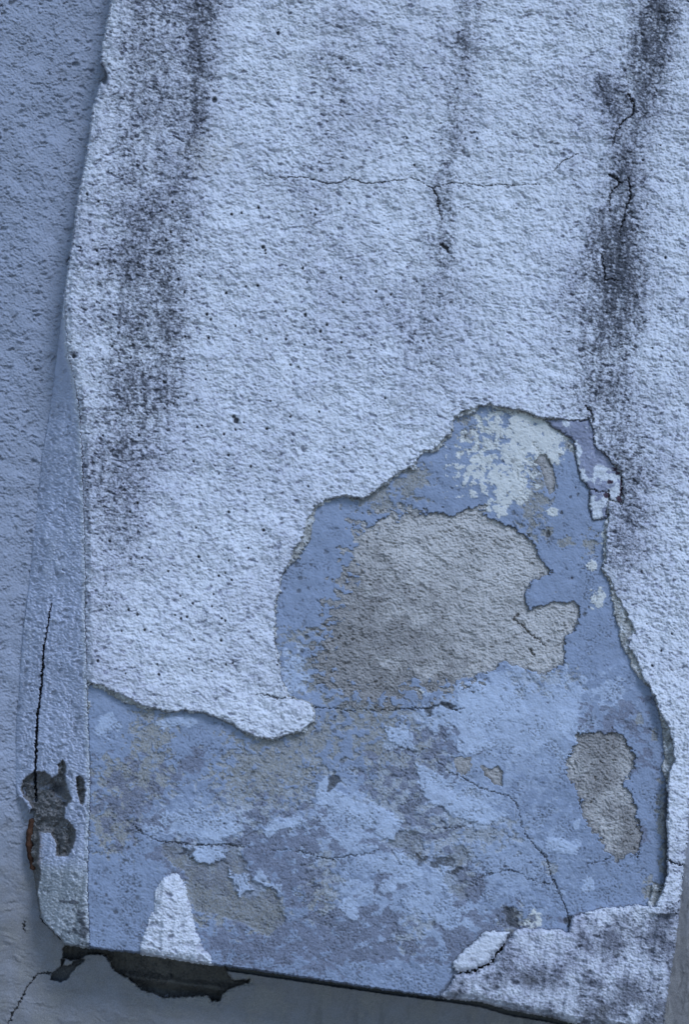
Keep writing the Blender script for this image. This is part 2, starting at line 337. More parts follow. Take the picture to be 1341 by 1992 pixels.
# ------------------------------------------------------------------ where rain has left black streaks on the stucco
def streak(P, w, st, soft=1.0):
    d = line_dist(P, X+n20*22+n8*12, Y+n20*20, 5*max(w)*1.35, [0.01]*len(P))
    # distance normalised by a width that varies along the run
    yy = [p[1] for p in P]; ww = np.interp(Y, yy, w); ww = ww*1.35; ss = np.interp(Y, yy, st)*.92
    return np.where(ww > 0, ss*np.exp(-(d/np.maximum(ww, 1))**2*1.0), 0).astype(f32)
stain = 0.05+0*X
for a in [
 ([(250,-30),(240,200),(225,420),(225,640),(225,860),(215,1020),(210,1150)], [110,120,100,95,95,80,60], [.50,.46,.50,.62,.72,.68,.45]),
 ([(370,200),(350,330),(345,470),(345,600),(340,720)], [34,40,44,40,34], [.6,.6,.75,.8,.7]),
 ([(640,420),(600,540),(560,700),(540,860)], [80,90,90,80], [.30,.36,.30,.15]),
 ([(700,130),(660,400),(690,560)], [70,70,60], [.34,.3,.2]),
 ([(1215,-30),(1180,120),(1150,260),(1130,420)], [60,70,70,60], [.25,.34,.36,.3]),
 ([(900,440),(885,560),(860,700)], [60,60,50], [.4,.42,.25]),
 ([(392,-30),(388,100),(380,220),(368,310)], [38,34,32,30], [1,1,.95,.7]),
 ([(300,-30),(290,160),(275,330)], [95,95,85], [.80,.78,.75]),
 ([(300,330),(310,430),(318,540),(325,640),(322,760),(318,860)], [46,48,42,38,32,24], [.6,.85,1.0,1.0,.9,.45]),
 ([(265,350),(262,500),(262,650),(258,780),(250,900),(235,1030),(225,1120)], [75,80,80,78,70,60,40], [.6,.85,.92,.9,.72,.55,.15]),
 ([(535,-20),(535,120),(540,250)], [34,34,30], [.38,.30,.12]),
 ([(655,-20),(650,130),(640,260),(622,380),(605,520),(600,640)], [60,55,50,45,40,40], [.45,.6,.52,.55,.4,.2]),
 ([(915,-20),(905,90),(896,170),(885,260),(870,340)], [32,32,36,42,44], [.78,.80,.66,.78,.60]),
 ([(862,340),(864,480),(864,580)], [32,34,34], [.8,.85,.6]),
 ([(830,560),(822,640),(815,740),(800,830)], [48,48,44,36], [.6,.6,.42,.15]),
 ([(1280,-30),(1276,60),(1262,140),(1240,200)], [36,40,52,60], [1.15,1.2,1.1,1.0]),
 ([(1178,165),(1190,205),(1215,235)], [18,22,30], [.9,.9,.9]),
 ([(1240,200),(1225,290),(1212,370),(1205,450)], [46,44,48,50], [.95,.85,1.0,1.0]),
 ([(1205,450),(1198,520),(1196,600),(1192,680)], [56,60,64,56], [1.1,1.25,1.15,.9]),
 ([(1180,680),(1180,760),(1195,850),(1225,930)], [66,66,58,46], [.9,.9,.8,.8]),
 ([(1225,930),(1232,1010),(1215,1090),(1208,1150)], [40,44,44,26], [.8,.75,.6,.3]),
 ([(1300,700),(1290,840),(1290,1000)], [50,40,40], [.25,.4,.2]),
 ([(1130,180),(1100,300),(1110,420),(1120,560)], [60,60,60,50], [.25,.2,.2,.3]),
 ([(190,1160),(182,1250),(195,1300)], [26,22,20], [.5,.45,.3]),
 ([(420,600),(430,760),(450,900),(430,1100)], [150,160,170,120], [.16,.22,.2,.08]),
 ([(720,560),(700,700)], [120,110], [.2,.1])]:
    stain = np.maximum(stain, streak(*a))
stain = stain*(.82+.3*fbm(X/12, Y/60, 3, 77)+.25*n8+.25*n20)+.05+.16*n150
lrmask = sst(0, 20, sd_local(LRP, None, None, 60))
stain = np.maximum(stain, lrmask*(.62+.5*n20+.25*n8))
stain = np.clip(stain, 0, 1.3)
nz = perlin(X/5.2, Y/4.2, 911)*.5+perlin(X/2.7, Y/2.3, 913)*.45+perlin(X/11, Y/8, 915)*.35
dirt_shade_st = sst(.50, 1.20, stain*1.10+cvn*.50+nz*.62+gr2*.07+.05)
dirt_shade_st = np.maximum(dirt_shade_st, np.clip(cvn-.25, 0, 1)*.42)  # pits darkened: soiling together with crevice shade in the colour
dirt_shade_st = np.maximum(dirt_shade_st*.93, np.maximum(pits, cr_st*.95))
grime_shade_st = np.clip(stain*.66+cvn*.85-.02+.30*n20+.35*n150+.13*sst(600, 1300, Y)*sst(800, 400, X)+n8*.12+nz*.14, 0, 1)  # stain wash plus violet crevice shade in the colour, denser towards lower left
tan_st = blobs([(405,300,46,34,0,1),(390,320,20,22,0,1)], noise_m, .6, .35)*.45*sst(-.6, .5, nf)
tan_st = np.maximum(tan_st, lrmask*sst(-.05, .35, n20+(V-1830)/300)*.55)

# ------------------------------------------------------------------ the buttress
def empty(name, loc):
    o = bpy.data.objects.new(name, None); COL.objects.link(o); o.location = loc; o.empty_display_size = .1; return o
butt = empty('buttress', (0, 0, 0))
butt['label'] = 'thick white buttress leaning out from the wall, its coat peeled to blue'
butt['category'] = 'buttress'
inface = edge(sd_face)
leftc = (X < 260) & (Y > 560) & (Y < 1836)
DROP = np.where(leftc, PD-3.0, -6.0)

# rim: the broken lower coat that peeps out from under the stucco edge
rimw = 1.5+6.5*sst(-.05, .5, n20)+5*nf+4*n8
for (cx, cy, rx, ry, k) in [(590,1040,30,60,17),(1210,1200,26,50,26),(1236,1290,24,40,12),(1300,1450,18,70,17),(240,1352,45,20,12),(600,1380,20,30,4),(850,868,25,12,9),(900,803,30,12,9),(990,795,25,10,8),(1290,1620,20,130,13),(1275,1740,16,36,18),(1182,1060,10,60,6)]:
    rimw = rimw+k*np.exp(-(((X-cx)/rx)**2+((Y-cy)/ry)**2))
rimw = rimw-14*sst(1270, 1285, X)*sst(1490, 1530, Y)
rimw = np.where(Y > 1768, -5, rimw)*sst(1768, 1750, Y+0*X)+0
sd_rim = rimw-sd_peel            # >0 where the rim covers
sd_rim = np.where(sd_peel < -8, 8, sd_rim)

ul_l, ul_a, ul_p = crust(1500, 8, 6.5, .22, .35*n20+.15*sst(1300, 1800, Y), 0, (120, 1380, 740, 2050))
base_ul = (nf*.12+n8*.30+n20*1.3+gr2*.13+ul_l*.6+ul_a*1.0-ul_p*1.1)*FADE
dots = sst(.20, .36, perlin(X/4.3, Y/4.0, 611)+.30*fbm(X/70, Y/70, 2, 615))*sst(-.15, .40, fbm(X/45, Y/45, 2, 617)+(Y-1450)/2200)
pale = blobs([(1005,1395,120,72,10,1),(1090,1360,46,50,0,.8),(860,1545,52,50,40,1),(905,1560,70,36,20,1),(930,1580,40,30,0,1),(775,1440,26,24,30,1),(800,1455,24,16,40,.9),(700,1580,74,36,18,1),(640,1570,24,44,0,1),(750,1595,34,24,0,1),(550,1603,42,18,-15,1),(680,1635,70,26,0,.7),(770,1690,64,24,20,1),(860,1700,40,30,0,.8),(830,1760,50,36,0,.6),(510,1715,20,26,30,.8),(470,1722,17,24,-35,1.3),(484,1733,14,10,0,1),(680,1765,24,22,0,1),(700,1735,40,20,0,.6),(415,1605,36,20,0,.7),(440,1595,16,22,0,1),(395,1655,44,14,8,1),(1095,1645,32,15,10,1),(1144,1722,14,14,0,1),(1122,1605,6,14,30,1),(990,1330,70,28,-8,1),(930,1345,40,22,0,1),(860,1400,50,40,0,.8),(900,1790,60,30,0,.5),(330,1600,60,26,0,.5),(470,1600,20,30,20,1),(570,1310,22,40,0,.7),(345,1405,30,12,0,.8),(205,1410,22,20,0,.6),(1185,1350,26,30,0,.5),(600,1670,40,20,0,.5),(1130,1460,20,60,0,.5)], noise_m, .6, .045)
palemid = blobs([(1000,1420,160,110,0,1),(860,1580,150,110,0,1),(700,1620,160,100,0,1),(800,1770,160,90,0,1),(430,1610,110,60,0,.8),(960,1660,120,90,0,.8)], noise_k, .8, .09)
cream = blobs([(1040,840,62,48,20,1.1),(1062,872,36,34,0,1),(1005,880,26,40,0,1),(1000,945,40,34,-30,1),(975,925,26,26,0,.9),(985,965,16,30,0,1),(960,840,26,30,0,.35),(935,900,30,40,0,.25),(1075,997,12,9,0,1),(970,990,20,12,0,.4),(1152,1100,10,9,0,1),(1165,1165,14,14,0,.6),(1040,1787,16,13,20,1.2),(1033,1800,14,8,0,1.2),(820,1345,9,6,0,1.1),(1185,1045,12,16,0,.5),(640,975,10,4,0,.3)], noise_k, .62, .05)
tan = blobs([(800,1490,66,100,5,1),(770,1560,60,60,0,1),(535,1500,90,80,0,1),(600,1440,50,40,0,.9),(480,1540,60,70,0,.9),(295,1430,38,54,0,.9),(262,1515,74,40,0,1),(222,1600,42,50,0,1),(790,1640,44,34,20,1.2),(850,1600,60,50,0,.9),(920,1610,70,30,10,.8),(625,1725,34,66,0,1.1),(495,1765,52,50,20,1.2),(405,1735,58,58,25,1.2),(370,1660,36,20,20,1),(455,1665,16,40,20,1.1),(812,1795,26,18,0,.9),(790,1825,22,22,0,.6),(1075,1690,14,10,30,1),(925,1545,9,11,0,1),(740,1450,36,50,20,.6),(900,1710,22,32,-20,1),(890,1670,26,30,0,.7),(730,960,44,24,-20,.9),(800,935,40,22,-25,1.1),(760,985,46,14,0,.7),(1040,960,24,60,5,.7),(1100,1055,16,9,0,.8),(1152,1055,11,20,20,.7),(1065,1035,10,14,10,.8),(1110,860,13,20,0,.9),(915,845,16,24,0,.35),(930,870,12,14,0,.6),(1105,1395,6,6,0,1),(600,1285,26,40,0,.2),(720,1390,60,40,0,.5),(1000,1790,24,22,0,1.1),(990,1805,16,14,0,1.1),(1005,1350,16,8,0,.3),(1240,1400,8,8,0,.4),(700,1320,70,40,0,.9),(655,1290,44,60,0,.8),(1060,1320,50,18,0,.6),(1270,1740,14,30,0,1),(1290,1600,9,80,0,.9),(1275,1425,6,14,0,1)], noise_k, .95, .09)
violet = blobs([(375,1480,34,16,-50,1.2),(360,1500,30,16,-40,.9),(540,1640,80,44,0,.35),(505,1660,50,30,0,.8),(520,1700,60,40,0,.4),(640,1830,120,50,0,1),(690,1800,90,40,0,.9),(560,1700,60,50,0,.8),(910,1720,26,40,-10,1),(700,1790,70,30,0,1),(480,1840,120,26,5,.7),(900,1830,60,24,-10,.7),(1210,1400,50,20,0,.35),(240,1560,60,50,0,.5),(760,1720,26,18,-30,1),(645,1565,8,10,0,1),(735,1710,10,11,0,1),(765,1703,8,8,0,1),(805,1440,22,12,-20,1),(860,1430,14,14,0,.8),(540,1850,120,30,0,.35),(450,1690,20,30,0,.7),(480,1690,40,18,60,.9),(400,1700,60,20,20,.4),(1160,1790,60,10,0,.4),(960,1790,50,22,0,.5),(960,1800,20,30,0,.7),(335,1655,32,24,0,.6),(900,1430,14,10,0,.7),(930,1460,8,8,0,1),(945,1390,10,9,0,.9),(1255,1470,18,22,40,.4),(1250,1625,14,22,0,.7),(800,1560,40,60,0,.2),(1000,1830,60,10,0,.4),(870,1450,40,24,0,.6),(585,1640,60,24,0,.8),(740,1850,80,24,0,.8)], noise_m, .95, .10)
dark = blobs([(648,1525,9,20,20,1.2),(655,1516,9,7,0,1.4),(873,1372,16,4,15,.9),(1000,1785,12,18,-20,.8),(838,1385,8,14,0,.6),(370,1662,14,8,0,.3),(860,1680,30,9,10,.4),(1068,1040,3,6,0,.9),(905,850,3,5,0,.7),(1108,1796,9,14,0,.9)], noise_m, .8, .2)
def tr(ox, oy, sc, P): return [(ox+a/sc, oy+b/sc) for a, b in P]
PALES = [tr(600,1330,3.32,[(60,640),(110,600),(190,690),(260,740),(370,780),(480,800),(560,850),(615,890),(600,940),(540,1000),(470,980),(400,930),(300,870),(200,830),(130,790),(70,800),(55,720)]),
 tr(600,1330,3.32,[(700,500),(760,540),(870,600),(900,680),(960,730),(1060,760),(1150,770),(1220,830),(1210,900),(1120,920),(1040,890),(930,840),(850,790),(760,740),(710,640)]),
 tr(600,1330,3.32,[(500,260),(600,300),(690,350),(690,440),(600,410),(520,370)]),
 tr(600,1330,3.32,[(460,1290),(560,1240),(640,1220),(720,1190),(740,1230),(690,1270),(580,1310),(500,1370),(450,1350)]),
 tr(600,1330,3.32,[(540,1070),(620,1090),(700,1160),(660,1180),(590,1140)]),
 tr(600,1330,3.32,[(220,1400),(260,1370),(320,1440),(330,1520),(270,1530),(225,1480)]),
 tr(170,1330,2.98,[(540,930),(640,950),(800,960),(790,1020),(720,1045),(660,1030),(600,1000),(560,970)]),
 tr(170,1330,2.98,[(770,770),(840,740),(880,850),(820,880),(780,900),(700,900),(640,890),(700,800),(740,760)]),
 tr(170,1330,2.98,[(825,1060),(850,1100),(940,1110),(930,1160),(970,1215),(930,1210),(880,1235),(860,1170),(830,1120)]),
 tr(170,1330,2.98,[(1020,840),(1080,790),(1150,790),(1230,770),(1280,800),(1200,830),(1100,850),(1040,900)]),
 tr(170,1330,2.98,[(970,1080),(1040,1110),(1040,1150),(1130,1180),(1120,1210),(1060,1180),(1000,1150),(965,1120)]),
 tr(891,1300,2.878,[(0,90),(100,60),(220,90),(330,150),(400,250),(330,300),(200,290),(120,330),(200,440),(100,480),(0,470)]),
 tr(891,1300,2.878,[(570,230),(660,230),(670,310),(600,380),(540,330)]),
 tr(891,1300,2.878,[(490,980),(560,950),(680,1000),(660,1040),(560,1030)])]
TANS = [tr(600,1330,3.32,[(490,1040),(560,980),(650,930),(720,960),(740,1060),(740,1140),(680,1130),(620,1080),(540,1060)]),
 tr(600,1330,3.32,[(880,1220),(920,1210),(1000,1310),(1030,1380),(990,1420),(930,1350),(890,1290)]),
 tr(600,1330,3.32,[(960,1060),(1000,1040),(1040,1120),(990,1160),(940,1200),(900,1200)]),
 tr(170,1330,2.98,[(600,990),(690,1040),(790,1030),(810,930),(860,940),(910,1030),(940,1100),(950,1140),(1050,1160),(1090,1210),(1130,1290),(1150,1400),(1050,1450),(900,1400),(750,1340),(620,1320),(580,1180),(560,1060),(520,1000)]),
 tr(170,1330,2.98,[(430,930),(540,930),(560,1000),(600,1030),(560,1080),(480,1040),(430,990)])]
vx, vy = X+w2x*1.1+rs1*1.1+w1x*.3+noise_k*5, Y+w2y*1.1+rs2*1.1+w1y*.3+noise_m*5
palep = np.maximum.reduce([sst(-1.2, 1.2, sd_local(P, vx, vy, 20)) for P in PALES])*sst(.95, .55, noise_k)
darkt = np.maximum.reduce([sst(-2, 2.5, sd_local(P, vx, vy, 20)) for P in TANS])*(1-palep)
pale = np.maximum(pale*.75, palep); tan = np.maximum(tan*(1-palep), darkt); violet = violet*(1-palep*.8)*(1-darkt*.5)
tansoft = np.clip(tan*(.80+.5*nf+.3*n8+.4*nraw), 0, 1)
gr = sst(.1, .5, nf+.4*nraw)
sd_fl = sd_local(FLAKE, peel_warpx, peel_warpy, 30)
spots = np.zeros(X.shape, f32)
for _ in range(210):
    x, y = prs.choice([(prs.uniform(545, 640), prs.uniform(980, 1350)), (prs.uniform(180, 280), prs.uniform(1640, 1830)), (prs.uniform(870, 1180), prs.uniform(820, 1300)), (prs.uniform(180, 1280), prs.uniform(1350, 1900)), (prs.uniform(620, 900), prs.uniform(1250, 1500))])
    r = prs.choice([1.6, 2, 2.4, 3, 3.4, 5])
    i0, i1 = np.searchsorted(xs, [x-12, x+12]); j0, j1 = np.searchsorted(ys, [y-12, y+12]); s_ = (slice(j0, j1), slice(i0, i1))
    d = np.hypot(X[s_]-x, Y[s_]-y)+nf[s_]*3.5; spots[s_] = np.maximum(spots[s_], (1-sst(r*.6, r*1.2, d))*prs.uniform(.45, 1))
dirt_shade_ul = np.maximum.reduce([dots*.55, np.clip(ul_p, 0, 1)*.5, tan*gr*.32, darkt*(.22+.3*gr), dark*.85, cr_bl*.92, violet*gr*.35,
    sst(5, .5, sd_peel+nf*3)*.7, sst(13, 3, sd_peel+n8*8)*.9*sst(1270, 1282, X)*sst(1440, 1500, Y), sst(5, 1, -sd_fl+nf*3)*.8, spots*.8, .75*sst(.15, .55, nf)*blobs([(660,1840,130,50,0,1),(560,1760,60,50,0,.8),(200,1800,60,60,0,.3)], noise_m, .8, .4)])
# coat lip's shadow painted into the undercoat, wider at right; dark outline round flake
H_ul = PD-darkt*.9+palep*.35+base_ul*(1+.5*tan)-1.3*tan*(.6+.4*nf)+pale*.35+cream*.45-dots*.5-dark*1.2-violet*.3
H_ul = H_ul-cr_bl*2.2-spots*.9
soft_edge = sst(.55, -.05, n20+((X-760)/500)+((1170-Y)/700))     # the lower left border of the big patch fades out instead of breaking
sd_sandc = sd_local(SANDC, X+(w1x*.4+w2x*1.3), Y+(w1y*.4+w2y*1.3), 40)
sd_sandc = np.where(sd_sandc > -39, sd_sandc+(2+16*soft_edge*(X < 950))*noise_k/.42, sd_sandc)
sd_sandr = sd_local(SANDR, X+(w2x*1.5+w1x*.4), Y+(w2y*1.5+w1y*.4), 40)
sd_sandr = np.where(sd_sandr > -39, sd_sandr+3.5*noise_k/.42, sd_sandr)
sands = [(SANDC, sd_sandc, 3.4), (SANDR, sd_sandr, 3.0)]
for P in (SAND1, SAND2, SAND3): sands.append((P, sd_local(P, X+w2x*.9, Y+w2y*.9, 30), 2.2))
hole_all = np.maximum.reduce([s for _, s, _ in sands])
soft_edge = sst(.55, -.05, n20+((X-760)/500)+((1170-Y)/700))     # the lower left border of the big patch fades out instead of breaking
e_hole = np.clip(.5+hole_all/(2.2+9*soft_edge*(X < 900)), 0, 1)
mask_ul = (sd_face > -1) & ((sd_peel > -9))
mask_ul &= ~(hole_all > 14)
D = np.where(sd_face > 0, 1, 0)
H_u = H_ul-6.5*e_hole
H_u = H_u*inface+DROP*(1-inface)
under = o = grid_mesh('blue_undercoat', H_u, mask_ul, M_blue, butt, dict(tan=tansoft, pale=np.maximum(pale*.85, palemid*.35), cream=cream*.95, violet=violet*.85, dirt_shade=dirt_shade_ul))
o['label'] = 'blotchy pale blue limewash laid bare where the white coat fell off'

# bare sand render showing through the blue
sl_, sa_, sp_ = crust(700, 9, 5.6, .0, .28, 0, (600, 1290, 860, 1720))
sandtex = sl_*.9+sa_*2.0-sp_*1.6+n20*2.0+gr2*.34
labs = ['large rough patch of bare sandy render in the middle of the blue coat', 'tall patch of bare brown render by the right edge', 'small round spot of bare render', 'small heart-shaped spot of bare render', 'thin curved scrape of bare render under the peeled edge']
for k, (P, s, dep) in enumerate(sands):
    bright = sst(-.45, .35, (X-790)/420+(1180-Y)/500+n20*.8+n8*.3) if k == 0 else .35+.5*n20
    Hs = PD-dep*.75*(1-.85*soft_edge*(X < 950))+sandtex*(1.0 if k < 2 else .6)*FADE
    grm = np.clip(1-bright+.25*nf+.1, 0, 1)
    if k == 1: grm = np.clip(.55+n20*1.8+nf*.6+sst(1530, 1440, Y)*.5, 0, 1)
    if k > 1: grm = .6+.5*nf
    cavd = np.clip(sp_*.42+sst(.3, 1.1, sp_*.5+.6*(grm-.4)+nz*.5-sa_*.4)*(.85 if k == 1 else .6), 0, 1)
    extra = crack([(1010,1195),(1000,1205),(1015,1215),(1030,1232),(1050,1245),(1062,1258)], [1.5,2,2,1.6,1.4,.5]) if k == 0 else 0*X
    extra = np.maximum(extra, crack([(1030,1262),(1036,1268),(1040,1277)], [1.5,2,1.5])) if k == 0 else extra
    rim_shade = sst(7, 0, s)*.75*sst(-.5, .3, n8)*(1-soft_edge*(X < 900)*.8)  # shadow line of the proud blue coat painted along the patch border
    o = grid_mesh('bare_render_patch', Hs-extra*2, s > -3.2, M_sand, under, dict(grime_shade=grm, dirt_shade=np.maximum.reduce([cavd, rim_shade, extra*.9])))
    o['label'] = labs[k]

# broken rim between the two coats
Hr = PD+2.2+(n8*1.6+nf*1.3+rough(X/5, Y/5, 3, 1700)*.35)*FADE
er = np.clip(.5+sd_rim/2.4, 0, 1)
Hr = Hr*er+(PD-3)*(1-er)
Hr = Hr*inface+DROP*(1-inface)
rmask = (sd_rim > -1.5) & (sd_peel > -7) & (sd_face > -1) & (Y < 1775) & (sd_local(FLAKE, None, None, 40) < 2)
o = grid_mesh('broken_render_edge', Hr, rmask, M_rim, under, dict(pale=sst(-.05, .35, n8+nf*.6), dirt_shade=sst(.1, .5, nf-n8*.5)*.8))
o['label'] = 'crumbling grey lower render along the broken edge of the white coat'

# white stucco coat (one coat, ends at the peel edge)
sd_st = np.minimum(-sd_peel, sd_face)
sd_lr = sd_local(LRP, peel_warpx, peel_warpy, 60)
lift = sst(0, 14, sd_face)                      # rounded arris
thick = 4.8+n20*3.0+n8*1.8+5.5*sst(1200, 1290, X)*sst(1250, 1400, Y)+1.5*sst(1500, 1300, Y)*(X < 620)
bulge = 1.0*sst(60, 0, sd_peel*-1)              # the loose edge stands off a little
H_st = PD+thick+bulge+ST*1.0-pits*2.5-cr_st*5.0-(1-lift)*np.where(leftc, thick+bulge-1.6, 3.0)
# notch knocked out of the left arris
notch = blobs([(200,144,7,20,-12,1)], noise_m, .25, .2)
H_st = H_st-notch*14
e = edge(-sd_peel, 1.0)
H_st = (H_st*e+(PD-3)*(1-e))*inface+DROP*(1-inface)
coat_mask = (sd_peel < 1.6) & (sd_face > -1.6)
is_low = (X > 845) & (Y > 1764) & (sd_lr > -4)
Hlow, Plow = stucco(400, 16, 12, 1.5, .25, (820, 1500, 1700, 2100))
# long coarse cell rows are fine outside the frame
st_attr = dict(dirt_shade=np.maximum(dirt_shade_st, notch*.9), grime_shade=grime_shade_st, tan=tan_st)
o = grid_mesh('white_stucco_coat', H_st, coat_mask & ~((Y > 1776) & (X > 845)) & ~((Y > 1690) & (X < 600)), M_stucco, butt, st_attr)
o['label'] = 'rough white stucco coat streaked with black rain stains'
# lower right corner: older, dirtier lump of the same stucco, cracked off from the rest
e2 = edge(sd_lr, 1.0)
H_lr = PD+6.5+Hlow-(1-lift)*5-pits*2-sst(9, 0, sd_lr)*2.0
H_lr = (H_lr*e2+(PD-3)*(1-e2))*inface+DROP*(1-inface)
cvl = np.clip(Plow, 0, 1)
dl = sst(.50, 1.25, .52+n20*.9+n150*.3+cvl*.40+nz*.38+.26*sst(1080, 1230, X)+.20*sst(1840, 1960, Y-(X-1100)*.2))
lr_attr = dict(dirt_shade=np.maximum(dl*.76, pits), grime_shade=np.clip(.55+n20*.9+cvl*.3+n8*.3, 0, 1), tan=tan_st)
o = grid_mesh('stucco_remnant', H_lr, (sd_lr > -1.6) & (sd_face > -1.6) & (Y > 1720), M_stucco, butt, lr_attr)
o['label'] = 'grimy lump of rough stucco left on the bottom right corner'
s = sd_local(CHIP, peel_warpx, peel_warpy, 30); ee = edge(s, 1.0)
o = grid_mesh('stucco_remnant', (PD+4.5+Hlow*.5-sst(8, 0, s)*2.0)*ee+(PD-3)*(1-ee), s > -1.6, M_stucco, butt, dict(dirt_shade=cvl*.25, grime_shade=.15+cvl*.4, tan=0*X))
o['label'] = 'clean wedge of stucco split off by a wide crack'
s = np.minimum(sd_local(TRI, X+w2x*1.1+w1x*.6+rs1, Y+w2y*1.1+rs2, 30), sd_face+1); ee = edge(s, 1.0)
ht, pt_ = stucco(500, 15, 12, 1.6, .25, (240, 450, 1660, 1900))
ridge = 1.8*np.exp(-((X-(320+(Y-1720)*-.05))/7)**2)
o = grid_mesh('stucco_remnant', (PD+5.0+ht+ridge-sst(12, 0, s)*3.4)*ee+(DROP*(sd_face < 0)+(PD-3)*(sd_face >= 0))*(1-ee), s > -1.6, M_stucco, butt, dict(dirt_shade=np.clip(pt_, 0, 1)*.4, grime_shade=np.clip(.10+.7*pt_+.2*n8, 0, 1), tan=0*X))
o['label'] = 'bright white triangle of stucco left at the bottom edge'

# older violet-grey paint layer still stuck under the peel on the upper right
s = sd_local(FLAKE, peel_warpx, peel_warpy, 30); ee = edge(s, 1.0)
fl_h = PD+3.2+(nf*.8+n8*1.3+n20*2)-sst(5, 0, s)*.8
ck = np.maximum(crack([(1147,950),(1165,957),(1185,955)], [1.4,1.2,1]), crack([(1186,955),(1184,975),(1181,1010)], [1,1,1]))
o = grid_mesh('old_paint_flake', (fl_h-ck*2.5)*ee+(PD-3)*(1-ee), s > -1.6, M_flake, under,
    dict(pale=np.maximum(blobs([(1185,925,26,22,0,.9),(1200,960,16,22,0,1),(1165,985,16,22,0,.8),(1126,880,6,26,0,.8),(1136,922,8,14,0,.9),(1142,828,10,7,0,1),(1100,824,8,6,0,.8)], noise_m, .9, .08), sst(.35, .45, nf+n8*.3)*.5),
         rust=blobs([(1196,915,10,6,40,1),(1211,948,5,15,0,1),(1187,938,8,5,0,.9),(1181,962,5,4,0,.9),(1205,972,6,5,0,.9)], noise_m, .9, .1), dirt_shade=np.maximum(ck, sst(.3, .6, nf-n8*.6)*.4)))
o['label'] = 'violet grey flake of older paint with dark red specks'

# ------------------------------------------------------------------ splayed left side of the buttress
SIDE = WLINE+CORN[::-1][0:len(CORN)-12]
wy_ = np.array([p[1] for p in WLINE], f32); wx_ = np.array([p[0] for p in WLINE], f32)
SW = np.interp(Y, [560,677,794,895,1029,1147,1230,1314,1404,1495,1600,1700,1790,1845], [127,111,97,80,67,54,44,38,31,28,24,24,30,36])
SC = np.interp(Y, [p[1] for p in CORN], [p[0] for p in CORN])
fr = np.clip((X-SW)/np.maximum(SC-SW, 1), 0, 1.15)
TOPS = PD+.6+1.0*sst(1340, 1290, Y)
Dside = TOPS*np.clip(fr, 0, 1)**.85
sd_side = sd_local(WLINE+[(174,1843)]+[p for p in CORN[::-1] if p[1] > 560][1:], X+w2x*.8, Y+w2y*.6, 40)
HOLE1 = [(73,1500),(86,1500),(101,1512),(112,1506),(112,1487),(123,1477),(128,1489),(129,1521),(135,1541),(140,1556),(127,1571),(125,1590),(138,1601),(147,1614),(147,1633),(140,1651),(132,1666),(108,1666),(108,1640),(97,1620),(76,1620),(76,1660),(72,1681),(79,1690),(79,1705),(73,1731),(80,1787),(68,1750),(52,1709),(44,1677),(44,1644),(50,1601),(60,1573),(56,1560),(45,1552),(39,1536),(43,1519),(58,1504)]
HOLE2 = [(147,1515),(153,1507),(163,1515),(166,1536),(164,1560),(159,1569),(153,1558),(149,1536)]
s_h1 = sd_local(HOLE1, X+w2x*.8, Y+w2y*.8, 30); s_h2 = sd_local(HOLE2, X+w2x*.8, Y+w2y*.8, 30)
slot = sd_local([(70,1576),(62,1601),(58,1640),(58,1679),(66,1700),(72,1735),(80,1787),(66,1760),(46,1709),(38,1677),(38,1640),(46,1601),(60,1573)], X+w2x*.5, Y+w2y*.5, 30)
circ = sd_local([(43,1519),(58,1505),(71,1504),(71,1540),(56,1550),(46,1546),(40,1536)], X+w2x*.5, Y+w2y*.5, 30)
hol = np.maximum(sst(-1, 6, s_h1), sst(-1, 3, s_h2))
TS, PS = stucco(600, 9, 12, 1.0, .2, (-10, 230, 500, 1900))
Hsd = Dside+TS*1.5-hol*12*(.75+.8*n8+.15*nf)-sst(-1, 4, slot)*26-cr_side*12
kn = np.exp(-(((X-112)/13)**2+((Y-1533)/12)**2)); Hsd = Hsd-kn*14
rawm = sst(1650, 1720, Y+n20*40)*.9
holec = np.maximum(sst(-1.2, 1.2, s_h1), sst(-1, 1, s_h2))*(.95-.5*sst(.1, .4, n8)*(Y < 1560))
dsd = np.maximum.reduce([cr_side, np.clip(PS, 0, 1)*.45, kn*.9, sst(0, 5, slot)*.7,
    blobs([(120,1754,8,3,0,1),(146,1755,10,4,0,1),(155,1800,8,30,0,.2)], noise_m, .6, .2)*.8])
es = edge(sd_side, 1.2)
Hsd = np.where(sd_side > 0, Hsd, Hsd*es-6*(1-es))
Hsd = np.where((X > SC), np.minimum(Hsd, TOPS-(X-SC)*1.2), Hsd)
smask = (sd_side > -1.6) | ((X > SC-10) & (X < SC+5) & (Y > 575) & (Y < 1843))
side = o = grid_mesh('splayed_side', Hsd, smask & (X > 0), M_side, butt, dict(raw=rawm, rust=sst(13, 2, np.abs(X-(70+n8*8)))*sst(1590, 1620, Y)*sst(1710, 1670, Y)*.8, hole=holec, dirt_shade=dsd, pale=np.maximum(sst(.2, .5, TS*.35)*.35, sst(7, 0, np.abs(X-SC+3)+nf*5)*.8)))
o['label'] = 'narrow side of the buttress in shade, cracked and hollowed near the foot'

